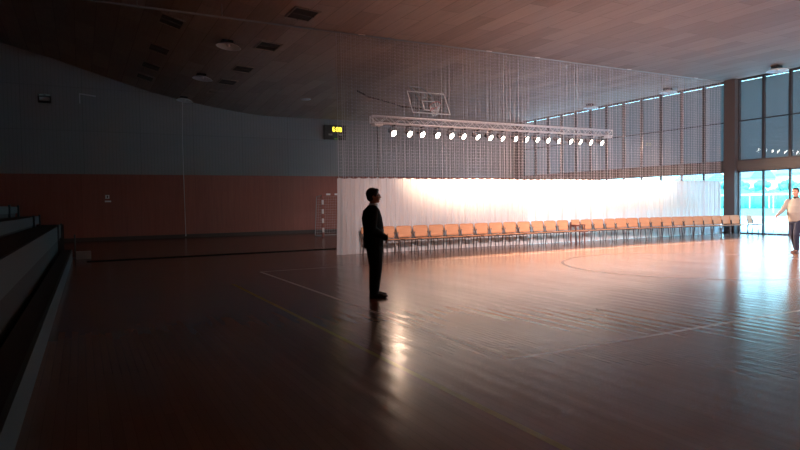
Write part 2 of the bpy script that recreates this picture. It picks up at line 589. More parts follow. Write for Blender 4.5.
def stand(x, label):
    t = thing('lifting_stand', label, 'stand', (x, YT, 0), 0, 'truss stands')
    MB().tube((0, 0, .15), (0, 0, 2.2), .035, n=10).build('mast', M['black'], t, True)
    MB().tube((0, 0, 2.15), (0, 0, 4.16), .024, n=10).build('inner_mast', M['black'], t, True)
    MB().box((0, 0, 4.195), (.3, .3, .05)).build('head_plate', M['alu'], t)
    for k in range(3):
        a = 2 * PI * k / 3 + .5
        MB().tube((0, 0, .75), (.62 * math.cos(a), .62 * math.sin(a), .02), .018).build('leg', M['black'], t)
    MB().box((.06, 0, 1.1), (.12, .09, .14)).build('winch', M['black'], t)
stand(9.0, 'dark lifting stand under the left end of the truss')
stand(19.86, 'dark lifting stand under the right end of the truss')

ORD = ['first', 'second', 'third', 'fourth', 'fifth', 'sixth', 'seventh', 'eighth', 'ninth', 'tenth', 'eleventh', 'twelfth',
       'thirteenth', 'fourteenth', 'fifteenth', 'sixteenth', 'seventeenth']
def place_word(i, n, what):
    if i == 0: return 'leftmost ' + what
    if i == n - 1: return 'rightmost ' + what
    if i < (n + 1) // 2: return ORD[i] + ' ' + what + ' from the left'
    return ORD[n - 1 - i] + ' ' + what + ' from the right'

lamp_x = [9.61, 10.24, 10.76, 11.39, 11.98, 12.51, 13.14, 13.73, 14.3, 14.92, 15.47, 16.0, 16.56, 17.12, 17.77, 18.29, 18.88, 19.51]
SPOT_W = 2250
FILL_W = 15000
base_lamp = None
for i, x in enumerate(lamp_x):
    aim = Vector((x + (.98 if i < 5 else 1.4) + rng.uniform(-.4, .4), 10.7 + rng.uniform(-.6, .6), .0))
    p = Vector((x, YT, 3.96))
    d = (aim - p).normalized()
    rot = d.to_track_quat('Z', 'Y').to_matrix().to_4x4()
    L = place_word(i, 18, 'lit round spotlight') + ' hanging below the truss'
    lab = 'black can ' + L if i not in (0, 17) else 'black can spotlight, ' + ('leftmost' if i == 0 else 'rightmost') + ' of the lit row below the truss'
    t = thing('stage_spotlight', lab, 'spotlight', p, 0, 'spotlights on the truss')
    MB().lathe([(0, -.26), (.07, -.26), (.085, -.2), (.105, -.05), (.118, .06), (.118, .085), (.112, .085), (.108, .0), (.0, -.02)], 20, rot).build('can', M['black'], t, True)
    MB().lathe([(0, .055), (.06, .05), (.11, .035), (.11, .02), (0, .02)], 20, rot).build('lens', M['lens'], t, True)
    yk = MB()
    yk.path([(-.13, 0, 0), (-.13, 0, .17), (.13, 0, .17), (.13, 0, 0)], .010)
    yk.build('yoke', M['black'], t)
    MB().box((0, .0, .235), (.05, .28, .05)).tube((0, 0, .16), (0, 0, .24), .012).build('clamp', M['black'], t)
    ld = bpy.data.lights.new('spot', 'SPOT')
    ld.energy = SPOT_W * (1.25 if i in (0, 2, 3, 12) else 1.)
    ld.color = LAMP_COL; ld.spot_size = R(70); ld.spot_blend = 1.; ld.shadow_soft_size = .05
    lo = bpy.data.objects.new('spot_beam', ld); COL.objects.link(lo)
    d = (aim + Vector((max(0, i - 13) * .8, 0, 0)) - p).normalized()
    lo.location = p + d * .09
    lo.rotation_euler = d.to_track_quat('-Z', 'Y').to_euler()

# added fill lamps, unseen behind the camera, to brighten chair fronts and curtain
for (x, tx, cone) in ((3., 12.3, 39), (5.2, 20.5, 54)):
    p = Vector((x, -1.5, 6.1)); d = (Vector((tx, 16.2, .9)) - p).normalized()
    t = thing('added_fill_lamp', 'added black fill lamp, out of view, hung over the front of the court', 'added_fill_lamp', p, 0, 'added fill lamps over the front of the court')
    rot = d.to_track_quat('Z', 'Y').to_matrix().to_4x4()
    MB().lathe([(0, -.24), (.08, -.24), (.12, -.1), (.15, .06), (.14, .06), (.11, -.02), (0, -.04)], 20, rot).build('can', M['black'], t, True)
    MB().path([(-.17, 0, 0), (-.17, 0, .3), (.17, 0, .3), (.17, 0, 0)], .012).tube((0, 0, .3), (0, 0, .49), .015).build('yoke', M['black'], t)
    ld = bpy.data.lights.new('front', 'SPOT'); ld.energy = FILL_W * (1. if cone < 45 else 1.35); ld.color = (1., .74, .70); ld.spot_size = R(cone); ld.spot_blend = 1.; ld.shadow_soft_size = .15  # added warm fill, no such source in view
    lo = bpy.data.objects.new('added_fill_beam', ld); COL.objects.link(lo); lo.location = p + d * .1; lo.rotation_euler = d.to_track_quat('-Z', 'Y').to_euler()

# ------------------------------------------------------------------ chairs
def make_chair():
    t = thing('row_chair', 'x', 'chair')
    s = MB().box((0, -.02, .445), (.45, .42, .016)); s.bevel(.006); s.build('seat', M['chair_wood'], t)
    # curved plywood back, wider at the top
    b = MB(); rows = []
    for side in (0, 1):
        row = []
        for j in range(7):
            v = j / 6
            hw = .222 + .043 * min(1, max(0, v - .22) * 4)
            z = .475 + .355 * v
            r_ = []
            for i in range(9):
                u = -1 + i / 4
                zz = z - (.018 * abs(u) ** 6 if j == 6 else 0)
                r_.append(b.bm.verts.new((u * hw, .175 + .075 * v - .03 * u * u * 0 + .03 * (1 - u * u) + side * .013, zz)))
            row.append(r_)
        rows.append(row)
    for row in rows:
        for j in range(6):
            for i in range(8):
                b.bm.faces.new((row[j][i], row[j][i + 1], row[j + 1][i + 1], row[j + 1][i]))
    A_, B_ = rows
    for i in range(8):
        b.bm.faces.new((A_[0][i], A_[0][i + 1], B_[0][i + 1], B_[0][i])); b.bm.faces.new((A_[6][i], A_[6][i + 1], B_[6][i + 1], B_[6][i]))
    for j in range(6):
        b.bm.faces.new((A_[j][0], A_[j + 1][0], B_[j + 1][0], B_[j][0])); b.bm.faces.new((A_[j][8], A_[j + 1][8], B_[j + 1][8], B_[j][8]))
    b.build('backrest', M['chair_wood'], t, True)
    for sx in (-1, 1):
        MB().tube((sx * .215, -.19, .43), (sx * .235, -.225, 0), .016).build('leg', M['steel'], t)
        MB().tube((sx * .225, .16, .43), (sx * .235, .215, 0), .016).build('leg', M['steel'], t)
        MB().path([(sx * .225, .16, .43), (sx * .25, .175, .50), (sx * .25, .19, .60), (sx * .222, .195, .64)], .016).build('upright', M['steel'], t)
    fr = MB().box((0, -.2, .425), (.44, .02, .022)).box((0, .15, .425), (.45, .02, .022))
    fr.box((-.215, -.02, .425), (.02, .36, .022)).box((.215, -.02, .425), (.02, .36, .022))
    fr.build('seat_frame', M['steel'], t)
    MB().box((.245, .06, .44), (.05, .13, .035)).build('link_bracket', M['black'], t)
    return t

# backrest joints along the row; the right end of the row curves toward the glass doors and the court
gaps = [7.27, 7.85, 8.44, 9.03, 9.6, 10.18, 10.76, 11.34, 11.93, 12.51, 13.1, 13.72, 14.3, 14.87, 15.46, 16.02, 16.6, 17.21, 17.8, 18.39,
        19.05, 19.72, 20.34, 20.99, 21.66, 22.29, 22.9, 23.51, 24.13, 24.75, 25.33]
pts = []
for i, x in enumerate(gaps):
    k = 1 - .056 * max(0, i - 18) / 12
    pts.append(Vector((x * k, 16.15 * k, 0)))
proto = make_chair()
first = True
GR = 'linked wooden chairs in a row before the white curtain'
nch = 30
odd = 14
for i in range(nch):
    a, b = pts[i], pts[i + 1]
    c = (a + b) / 2
    ang = math.atan2(b.y - a.y, b.x - a.x)
    c = c + Vector((math.sin(ang), -math.cos(ang), 0)) * .2
    if i == odd:
        odd_pos = (c, ang); continue
    vis = i
    if i == 0: lab = 'wooden row chair at the left end, mostly hidden behind the man in the suit'
    elif i == 1: lab = 'wooden row chair second from the left, right beside the man in the suit'
    elif i == odd - 1: lab = 'wooden row chair just left of the chair with dark arms'
    elif i == odd + 1: lab = 'wooden row chair just right of the chair with dark arms'
    elif i < odd: lab = 'wooden row chair, %s from the left end of the row' % ORD[i]
    elif i == nch - 1: lab = 'wooden row chair, last before the chair set apart by the glass doors'
    else: lab = 'wooden row chair, %s to the left of the chair set apart by the doors' % ORD[nch - 1 - i]
    if first:
        proto.location = c; proto.rotation_euler = (0, 0, ang); tag(proto, lab, None, GR); first = False
    else:
        dup(proto, c, (0, 0, ang), lab, GR)
e_ = pts[-1]
dup(proto, (24.50, 14.95, 0), (0, 0, R(10)), 'wooden chair at the right end of the row, set slightly apart before the glass doors', GR)
# the one different chair in the row
c, ang = odd_pos
t = thing('armchair', 'wooden chair with dark arms and a low dark back bar, mid row', 'chair', c, ang)
s = MB().box((0, -.03, .45), (.38, .40, .03)); s.bevel(.008); s.build('seat', M['chair_wood'], t)
s = MB().box((0, .20, .745), (.40, .02, .19)); s.bevel(.006); s.build('backrest', M['chair_wood'], t)
s = MB().box((0, .185, .615), (.40, .025, .06)); s.bevel(.006); s.build('back_bar', M['chair_dark'], t)
for sx in (-1, 1):
    MB().box((sx * .215, -.04, .32), (.034, .034, .64)).build('leg', M['chair_dark'], t)
    MB().box((sx * .212, .2, .38), (.034, .034, .76)).build('leg', M['chair_dark'], t)
    MB().box((sx * .215, .08, .65), (.045, .28, .026)).build('armrest', M['chair_dark'], t)
MB().box((0, -.22, .42), (.40, .025, .05)).box((0, .19, .42), (.40, .025, .05)).build('seat_rail', M['chair_dark'], t)
# light low table by the doors
t = thing('side_table', 'small pale thin-legged table beside the rightmost chair, before the glass doors', 'table', (24.60, 14.20, 0), R(4))
s = MB().box((0, 0, .565), (.55, .4, .02)); s.build('tabletop', M['white'], t)
for sx in (-1, 1):
    for s2 in (-1, 1):
        MB().tube((sx * .25, s2 * .17, 0), (sx * .25, s2 * .17, .56), .009).build('leg', M['alu'], t)

# ------------------------------------------------------------------ bleachers on the left
bl = thing('bleacher', 'dark stepped bleacher with pale grey bench edges along the left side', 'bleacher', (-.40, 5.5, 0), R(-.55))
rows_ = [(0.0, .30, .05, .30), (.26, 1.05, .70, .35), (.78, 1.31, 1.10, .21), (1.28, 1.58, 1.40, .18), (1.78, 1.85, 1.67, .18), (2.28, 2.12, 1.94, .18), (2.8, 2.4, 2.2, .2)]
L0, L1 = -9., 14.6
ml, ll = (L0 + L1) / 2, L1 - L0
for k, (dx, top, lowz, hgt) in enumerate(rows_):
    x = -dx
    nx_ = rows_[k + 1][0] if k + 1 < len(rows_) else dx + .5
    MB().box((x - .02, ml, top - hgt / 2), (.04, ll, hgt)).build('bench_front', M['bleach'], bl)
    MB().box(((x - .04 - nx_) / 2, ml, top - .03), (nx_ + x - .04 if False else (nx_ - dx - .04 if nx_ - dx > .06 else .05), ll, .05)).build('bench_top', M['bleach_dark'], bl)  # tops get the dark grey: their lack of light is put into the colour
    MB().box((x - .12, ml, top / 2 - .05), (.04, ll - .1, top - .1)).build('riser', M['bleach_dark'], bl)
    if 0 < k < 4:
        for y in (L1 - .5, L1 - 2.6):
            MB().box((x + .015, y, top - .16), (.05, .10, .40)).build('end_bracket', M['bleach'], bl)
MB().box((-1.5, L1, .55), (2.6, .04, 1.0)).build('end_panel', M['bleach_dark'], bl)
t = tag(MB().box((.03, 20.3, .11), (.40, .32, .22)).bevel(.015).build('equipment_box', M['grey_box']),
        'low grey box on the floor at the far end of the bleacher', 'box')
t = thing('metal_post', 'thin pale post standing at the far end of the bleacher', 'post', (-.19, 20.6, 0))
MB().tube((0, 0, 0), (0, 0, .72), .022).build('shaft', M['bleach'], t); MB().lathe([(0, .03), (.09, .02), (.1, 0), (0, 0)], 16).build('foot_plate', M['bleach'], t)

# ------------------------------------------------------------------ basketball hoop (folded up under the ceiling)
bk = thing('basketball_hoop', 'clear basketball backboard with white outlines and red rim, tilted behind netting', 'basketball hoop', (13.0, 21.75, 5.70))
tl = Matrix.Rotation(R(-27), 3, 'X')
def P(x, z, y=0): return tl @ Vector((x, y, z))
W2, H2 = .90, .525
m = MB()
def bar(m, x0, z0, x1, z1, w=.04):
    a, b = P(x0, z0, -.012), P(x1, z1, -.012)
    d = b - a
    L_ = d.length
    q = tl
    c = (a + b) / 2
    if abs(x1 - x0) > abs(z1 - z0): m.box(c, (L_ + w, .02, w), q)
    else: m.box(c, (w, .02, L_ + w), q)
bar(m, -W2, H2, W2, H2); bar(m, -W2, -H2, W2, -H2); bar(m, -W2, -H2, -W2, H2); bar(m, W2, -H2, W2, H2)
bar(m, -.3, -.37, .3, -.37); bar(m, -.3, .08, .3, .08); bar(m, -.3, -.37, -.3, .08); bar(m, .3, -.37, .3, .08)
m.build('outline', M['white'], bk)
MB().box((0, 0, 0), (1.8, .012, 1.05), tl).build('backboard', M['glass'], bk)
bb = MB()
for x in (-.3, .3): bb.tube(P(x, -.5, .03), P(x, .5, .03), .012)
bb.build('back_frame', M['grey_box'], bk)
rm = MB(); cc = P(0, -.37, -.38)
rp = [cc + tl @ Vector((.225 * math.cos(2 * PI * k / 24), .225 * math.sin(2 * PI * k / 24), 0)) for k in range(25)]
rm.path(rp, .011); rm.box(P(0, -.37, -.08), (.12, .16, .05), tl)
rm.build('rim', M['red'], bk)
nt = MB()
for k in range(12):
    a = 2 * PI * k / 12
    p0 = cc + tl @ Vector((.225 * math.cos(a), .225 * math.sin(a), 0))
    p1 = cc + tl @ Vector((.16 * math.cos(a + .25), .16 * math.sin(a + .25), 0)) + Vector((0, 0, -.22))
    p2 = cc + tl @ Vector((.12 * math.cos(a), .12 * math.sin(a), 0)) + Vector((0, 0, -.4))
    p1b = cc + tl @ Vector((.16 * math.cos(a - .25), .16 * math.sin(a - .25), 0)) + Vector((0, 0, -.22))
    nt.tube(p0, p1, .005, n=5).tube(p1, p2, .005, n=5).tube(p0, p1b, .005, n=5).tube(p1b, p2, .005, n=5)
nt.build('net', M['white'], bk)
arm = MB()
for x in (-.3, .3):
    arm.tube(P(x, .4, .04), Vector((x, 1.1, .86)), .03).tube(P(x, -.3, .04), Vector((x, 1.1, .86)), .025)
arm.tube((-.3, 1.1, .86), (.3, 1.1, .86), .03)
arm.build('support_arm', M['grey_box'], bk)
cb = MB().path([P(-.3, -.3, .05), Vector((-1.2, .1, -.20)), Vector((-2.0, .12, -.02)), Vector((-2.7, .15, .10)), Vector((-3.2, .15, .30))], .035)
cb.build('folding_strut', M['dark_trim'], bk)

# ------------------------------------------------------------------ handball goal on the back of the hall
gl = thing('handball_goal', 'red and white striped handball goal by the back wall', 'goal', (10.03, 26.6, 0))
def striped(name, a, b):
    a, b = Vector(a), Vector(b)
    n_ = max(2, int((b - a).length / .2)); w_, r_ = MB(), MB()
    pr = gl
    ax = (b - a)
    for k in range(n_):
        c_ = a + ax * ((k + .5) / n_)
        dim = [.08, .08, .08]
        i_ = max(range(3), key=lambda q: abs(ax[q])); dim[i_] = abs(ax[i_]) / n_
        (w_ if k % 2 else r_).box(c_, dim)
    o_ = w_.build(name, M['white'], gl); r_.build('red_band', M['goal_red'], o_)
striped('post', (0, 0, 0), (0, 0, 1.96)); striped('post', (3.08, 0, 0), (3.08, 0, 1.96)); striped('crossbar', (-.04, 0, 2.0), (3.12, 0, 2.0))
k_ = MB()
for x in (0, 3.08):
    k_.path([(x, .04, 1.98), (x, .8, 1.9), (x, 1.1, .03), (x, .04, .03)], .016)
k_.tube((0, 1.1, .03), (3.08, 1.1, .03), .016)
k_.build('net_frame', M['grey_box'], gl)
gn = MB()
for i in range(26):
    x = 3.08 * i / 25
    gn.tube((x, .8, 1.9), (x, 1.1, .03), .003, n=4)
for j in range(16):
    v = j / 15
    gn.tube((0, .8 + .3 * v, 1.9 - 1.87 * v), (3.08, .8 + .3 * v, 1.9 - 1.87 * v), .003, n=4)
gn.build('goal_net', M['net_string'], gl)

# ------------------------------------------------------------------ things on the back wall
sb = thing('scoreboard', 'black scoreboard with glowing yellow digits on the back wall', 'scoreboard', (12.45, 30.93, 5.47))
s = MB().box((0, 0, 0), (1.26, .12, .80)).bevel(.02); s.build('case', M['black_plastic'], sb)
SEG = {'0': 'abcdef', '6': 'acdefg', '8': 'abcdefg'}
def seg(m, ch, cx, cz, w, h, th):
    pos = {'a': (0, h / 2, 1), 'g': (0, 0, 1), 'd': (0, -h / 2, 1), 'b': (w / 2, h / 4, 0), 'c': (w / 2, -h / 4, 0), 'f': (-w / 2, h / 4, 0), 'e': (-w / 2, -h / 4, 0)}
    for q in SEG[ch]:
        x, z, hz = pos[q]
        m.box((cx + x, -.067, cz + z), ((w if hz else th), .012, (th if hz else h / 2)))
for ch, x in (('6', -.08), ('0', .14), ('0', .31)):
    dm = MB(); seg(dm, ch, x, .17, .09, .22, .045); dm.build('digit', M['digit'], sb)
MB().box((.03, -.067, .22), (.035, .012, .035)).box((.03, -.067, .12), (.035, .012, .035)).build('colon', M['digit'], sb)
MB().box((.05, -.067, -.34), (.22, .012, .05)).build('period_light', M['led_green'], sb)
MB().box((-.28, -.067, -.12), (.22, .012, .1)).box((.34, -.067, -.12), (.22, .012, .1)).build('blank_display', M['grey_box'], sb)

t = thing('wall_sign', 'small white square sign above a strip on the dark wood wall', 'sign', (1.10, 30.93, 1.93))
MB().box((0, 0, .10), (.17, .015, .17)).build('plate', M['white'], t)
MB().box((.02, 0, -.11), (.26, .015, .07)).build('strip', M['white'], t)
MB().box((0, -.01, .10), (.05, .008, .11)).build('pictogram', M['dark_trim'], t)
t = thing('emergency_light', 'dark twin-lens emergency light high on the grey wall, far left', 'light', (-1.27, 30.9, 6.42))
s = MB().box((0, 0, -.03), (.5, .16, .36)).bevel(.02); s.build('housing', M['black_plastic'], t)
for x in (-.12, .14): MB().box((x, -.085, .12), (.17, .02, .05)).build('lamp_lens', M['sign_lit'], t)
MB().box((0, -.085, -.06), (.4, .012, .16)).build('face_plate', M['grey_box'], t)
t = thing('wall_bracket', 'pale angled bracket fixed high on the grey wall, left of the rope', 'bracket', (.10, 30.93, 6.60))
MB().box((.32, -.05, .06), (.68, .05, .05), Matrix.Rotation(R(6), 3, 'Y')).build('arm', M['cord'], t)
MB().box((0, -.02, -.12), (.045, .05, .42)).build('upright', M['cord'], t)
t = thing('hanging_rope', 'thin pale rope hanging down the back wall from the ceiling', 'rope', (4.47, 30.85, 0))
MB().path([(.03, 0, .12), (.01, .0, 2.4), (0, 0, 4.5), (.03, -.1, zc(4.5) - .02)], .016).build('cord', M['cord'], t)
MB().ball((.03, 0, .12), (.03, .03, .05)).build('knot', M['cord'], t)

# ------------------------------------------------------------------ ceiling fittings
def vent(x, y, lab):
    zc_ = (zc(x + .3) + zc(x - .3)) / 2; sl_ = math.atan2(zc(x + .3) - zc(x - .3), .6)
    t = thing('ceiling_vent', lab, 'vent', (x, y, zc_ - .01), 0, 'dark vents in the ceiling')
    t.rotation_euler = (0, -sl_, 0)
    f_ = MB()
    for s_ in (-1, 1):
        f_.box((s_ * .33, 0, -.01), (.04, .96, .04)).box((0, s_ * .46, -.01), (.62, .04, .04))
    f_.build('vent_frame', M['ceiling'], t)
    MB().box((0, 0, 0.005), (.64, .9, .02)).build('backing', M['black_plastic'], t)
    MB().box((0, 0, -.014), (.62, .05, .03)).build('slat', M['beam'], t)
wn = ['nearest', 'second', 'third', 'fourth']
for k, (x, y) in enumerate([(5.42, 15.6), (5.47, 19.15), (5.5, 22.69), (5.5, 25.31), (5.5, 27.72)]):
    vent(x, y, 'dark vent in the wooden ceiling, right column, ' + (['nearest the camera', 'second from the camera', 'third from the camera', 'fourth from the camera', 'farthest from the camera'][k]))
for k, (x, y) in enumerate([(2.6, 19.5), (2.63, 23.04), (2.64, 25.91), (2.62, 28.21)]):
    vent(x, y, 'dark vent in the curved ceiling, left column, ' + (['nearest the camera', 'second from the camera', 'third from the camera', 'farthest from the camera'][k]))

def lamp(x, y, lab, tilt=0.):
    z = zc(x, y)
    t = thing('ceiling_lamp', lab, 'lamp', (x, y, z), 0, 'unlit dish lamps under the ceiling')
    MB().box((-.05, 0, -.035), (.34, .24, .07)).build('ballast_box', M['black_plastic'], t)
    MB().tube((0, 0, -.05), (0, 0, -.10), .04).build('stem', M['black_plastic'], t)
    m_ = Matrix.Translation((0, 0, -.085)) @ Matrix.Rotation(tilt, 4, 'Y')
    MB().lathe([(0, 0), (.10, -.01), (.22, -.03), (.34, -.08), (.39, -.12), (.375, -.12), (.33, -.085), (.21, -.045), (0, -.03)], 28, m_).build('reflector', M['lamp_shade'], t, True)
    MB().lathe([(0, -.115), (.03, -.11), (.05, -.08), (.045, -.04), (0, -.035)], 14, m_).build('bulb', M['white'], t, True)
lamp(4.30, 19.5, 'unlit dish lamp on the ceiling, nearest the camera left of the netting', .12)
lamp(4.40, 24.7, 'unlit dish lamp on the ceiling, middle one left of the netting', .12)
lamp(4.5, 30.0, 'unlit dish lamp by the back wall above the rope', .12)
lamp(23.9, 13.75, 'dish lamp under the ceiling above the glass doors, right of the column', 0)
lamp(23.95, 18.65, 'dish lamp under the ceiling by the blinds, just left of the column', 0)
lamp(23.95, 23.4, 'dish lamp under the ceiling seen through the netting, farthest along the blinds', 0)
tag(MB().lathe([(0, -.03), (.24, -.03), (.27, 0), (0, 0)], 24, Matrix.Translation((9.5, 27.2, zc(9.5, 27.2)))).build('ceiling_plate', M['lamp_shade'], None, True),
    'pale round cover plate on the dim ceiling near the scoreboard', 'plate')

# tape marks on the court
for (x, y, a, lab) in ((5.65, 5.59, .4, 'dark taped cross on the court floor, nearer the camera'), (6.23, 5.98, .9, 'dark taped cross on the court floor, farther from the camera')):
    t = MB().box((0, 0, .0015), (.20, .02, .003), Matrix.Rotation(a, 3, 'Z')).box((0, 0, .0015), (.13, .02, .0028), Matrix.Rotation(a + 1.45, 3, 'Z')).build('tape_mark', M['dark_trim'])
    t.location = (x, y, 0); tag(t, lab, 'tape', 'tape crosses on the floor')

# ------------------------------------------------------------------ people
def lerp(a, b, t): return Vector(a) + (Vector(b) - Vector(a)) * t
def hand(mb, wrist, d, up, side, curl=.5, s=1.):
    """palm, four unequal bent fingers and a thumb; d = finger direction, up = back of the hand, side = thumb side"""
    w, d, up, side = Vector(wrist), Vector(d).normalized(), Vector(up).normalized(), Vector(side).normalized()
    palm = w + d * .05 * s
    rot = Matrix((side, d, up)).transposed()
    mb.ball(palm, (.040 * s, .052 * s, .017 * s), 12, 8, rot)
    for k, (o_, ln) in enumerate(((.029, .075), (.010, .083), (-.010, .078), (-.028, .062))):
        a = w + d * .088 * s + side * o_ * s
        d1 = (d * math.cos(curl * .6) - up * math.sin(curl * .6)).normalized()
        d2 = (d * math.cos(curl * 1.7) - up * math.sin(curl * 1.7)).normalized()
        b_ = a + d1 * ln * .5 * s; c_ = b_ + d2 * ln * .5 * s
        mb.cap(a - d * .02, b_, .0092 * s, .0085 * s, 8).cap(b_, c_, .0085 * s, .0072 * s, 8)
    a = w + d * .03 * s + side * .032 * s
    b_ = a + (d * .6 + side * .7 - up * .25).normalized() * .035 * s
    c_ = b_ + (d * .95 + side * .2 - up * .3).normalized() * .032 * s
    mb.cap(a - side * .012, b_, .0115 * s, .0098 * s, 8).cap(b_, c_, .0098 * s, .008 * s, 8)

def head_shapes(mb, c, yaw, pitch, s=1.):
    """skull, jaw, nose, ears; local +x is the face"""
    rot = Matrix.Rotation(yaw, 3, 'Z') @ Matrix.Rotation(-pitch, 3, 'Y')
    def q(x, y, z): return Vector(c) + rot @ (Vector((x, y, z)) * s)
    mb.ball(q(-.012, 0, .03), (.095 * s, .075 * s, .088 * s), 20, 14, rot)
    mb.ball(q(.018, 0, -.03), (.070 * s, .060 * s, .075 * s), 18, 12, rot)
    mb.ball(q(.048, 0, -.082), (.032 * s, .034 * s, .026 * s), 12, 8, rot)
    mb.ball(q(.07, 0, .022), (.018 * s, .05 * s, .012 * s), 12, 8, rot)
    mb.cap(q(.084, 0, .005), q(.103, 0, -.028), .008 * s, .0125 * s, 8)
    mb.ball(q(.09, .012, -.032), (.01 * s, .009 * s, .008 * s), 8, 6, rot).ball(q(.09, -.012, -.032), (.01 * s, .009 * s, .008 * s), 8, 6, rot)
    mb.ball(q(.08, 0, -.055), (.014 * s, .024 * s, .010 * s), 10, 6, rot)
    for e_ in (-1, 1):
        mb.ball(q(-.012, e_ * .076, -.008), (.020 * s, .009 * s, .032 * s), 10, 8, rot)
        mb.ball(q(.05, e_ * .038, -.025), (.03 * s, .022 * s, .025 * s), 10, 8, rot)
    return q, rot
def face_parts(q, rot, root, s=1.):
    e1 = MB(); e2 = MB()
    for k in (-1, 1):
        MB().ball(q(.073, k * .031, .003), (.012 * s,) * 3, 10, 8).build('eye', M['eye'], root, True)
        e2.ball(q(.083, k * .031, .003), (.005 * s,) * 3, 8, 6)
        e1.cap(q(.084, k * .016, .027), q(.076, k * .048, .027), .006 * s, .004 * s, 6)
    e1.build('eyebrows', M['hair'], root, True); e2.build('irises', M['iris'], root, True)
    MB().ball(q(.087, 0, -.056), (.008 * s, .022 * s, .0065 * s), 10, 6, rot).build('lips', M['lip'], root, True)
def hair_mesh(q, rot, root, s=1., top=1.):
    h = MB()
    h.ball(q(-.026, 0, .050), (.098 * s, .084 * s, .082 * s * top), 20, 14, rot)
    h.ball(q(-.058, 0, .0), (.062 * s, .074 * s, .075 * s), 16, 12, rot)
    h.ball(q(.040, 0, .092), (.046 * s, .062 * s, .030 * s * top), 14, 10, rot)
    for k in (-1, 1): h.ball(q(.012, k * .066, .035), (.028 * s, .016 * s, .045 * s), 10, 8, rot)
    return remeshed(h, 'hair', M['hair'], root, .007, 2)
def shoe(mb, ankle, yaw, ln=.29):
    a = Vector((ankle[0], ankle[1], 0)); d = Vector((math.cos(yaw), math.sin(yaw), 0)); rot = Matrix.Rotation(yaw, 3, 'Z')
    mb.ball(a + d * (-.02) + Vector((0, 0, .045)), (.062, .042, .048), 14, 10, rot)
    mb.ball(a + d * .075 + Vector((0, 0, .038)), (.10, .045, .040), 14, 10, rot)
    mb.ball(a + d * .16 + Vector((0, 0, .028)), (.062, .045, .028), 14, 10, rot)
    mb.box(a + d * .06 + Vector((0, 0, .012)), (ln - .04, .078, .024), rot)
    mb.cap(a + Vector((0, 0, .05)), (ankle[0], ankle[1], ankle[2] + .02), .045, .05, 12)

def man(P_, loc, rz, label):
    """P_: joints in local axes (x forward, y left, z up)"""
    b = MB()
    b.loft([((*P_['pelvis'][:2], P_['pelvis'][2] - .10), .10, .13), (P_['pelvis'], .105, .155), (P_['waist'], P_['belly'] * .82, .145), (P_['chest'], .105, .165),
            ((P_['neck'][0] - .01, P_['neck'][1], P_['neck'][2] - .05), .075, .13), (P_['neck'], .055, .06)], 20)
    b.cap(P_['neck'], lerp(P_['neck'], P_['head'], .75), .056, .052, 14)
    q, rot = head_shapes(b, P_['head'], P_['hyaw'], P_['hpitch'])
    for s in 'LR':
        b.cap(P_['sh' + s], P_['el' + s], .048, .040).cap(P_['el' + s], P_['wr' + s], .040, .026)
        hand(b, *P_['hand' + s])
        b.cap(P_['hip' + s], P_['kn' + s], .080, .052).cap(P_['kn' + s], P_['an' + s], .050, .036)
        b.cap((P_['an' + s][0], P_['an' + s][1], .06), (P_['an' + s][0] + .12 * math.cos(P_['toe' + s]), P_['an' + s][1] + .12 * math.sin(P_['toe' + s]), .035), .035, .025)
    body = remeshed(b, 'person', M['skin'], None, .0055, 2)
    body.location = loc; body.rotation_euler = (0, 0, rz)
    tag(body, label, 'person')
    face_parts(q, rot, body)
    return body, q, rot

# man in the suit: profile, hands held together in front
J = dict(pelvis=(.0, 0, .93), waist=(.01, 0, 1.10), belly=.125, chest=(-.015, 0, 1.30), neck=(-.015, 0, 1.475), head=(.012, 0, 1.625), hyaw=R(-4), hpitch=R(6),
         shL=(-.03, .185, 1.405), shR=(-.03, -.185, 1.405), elL=(-.05, .255, 1.12), elR=(-.05, -.255, 1.12), wrL=(.195, .10, .965), wrR=(.19, -.10, .955),
         handL=((.195, .10, .965), (.35, -.85, -.25), (.8, .3, .4), (.2, -.1, 1), .8), handR=((.19, -.10, .955), (.35, .85, -.35), (.8, -.3, .4), (.2, .1, 1), .8),
         hipL=(.0, .085, .90), hipR=(.0, -.085, .90), knL=(.02, .095, .49), knR=(.015, -.095, .49), anL=(-.01, .10, .09), anR=(-.02, -.10, .09), toeL=R(8), toeR=R(-8))
m1, q, rot = man(J, (4.158, 8.728, 0), R(-20), 'man in a black suit standing in profile, hands joined, silhouetted before the curtain')
hair_mesh(q, rot, m1, 1.06, 1.12)
jk = MB()
jk.loft([((-.01, 0, .83), .150, .205), ((-.01, 0, .93), .165, .21), ((-.005, 0, 1.08), .168, .20), ((-.03, 0, 1.28), .165, .21), ((-.035, 0, 1.40), .135, .205), ((-.025, 0, 1.455), .085, .13), ((-.02, 0, 1.485), .068, .075)], 24)
for s in 'LR':
    jk.cap(J['sh' + s], J['el' + s], .084, .070).cap(J['el' + s], lerp(J['el' + s], J['wr' + s], .93), .062, .046)
jk.cap((.12, 0, 1.0), (.10, 0, 1.15), .045, .04)
remeshed(jk, 'jacket', M['suit'], m1, .009, 4)
ps = MB()
ps.loft([((-.01, 0, .80), .160, .18), ((-.01, 0, .92), .160, .18)], 20)
for s in 'LR':
    ps.cap(J['hip' + s], J['kn' + s], .142, .102).cap(J['kn' + s], (J['an' + s][0], J['an' + s][1], .11), .102, .078)
remeshed(ps, 'trousers', M['suit'], m1, .009, 4)
sh = MB(); sh.loft([((-.012, 0, 1.45), .075, .078), ((-.008, 0, 1.515), .064, .064)], 18); sh.ball((.055, 0, 1.44), (.02, .04, .05))
remeshed(sh, 'shirt_collar', M['white'], m1, .006, 1)
for s in 'LR':
    k_ = MB(); shoe(k_, J['an' + s], J['toe' + s], .31); remeshed(k_, 'shoe', M['shoe'], m1, .006, 2)
gs = MB()
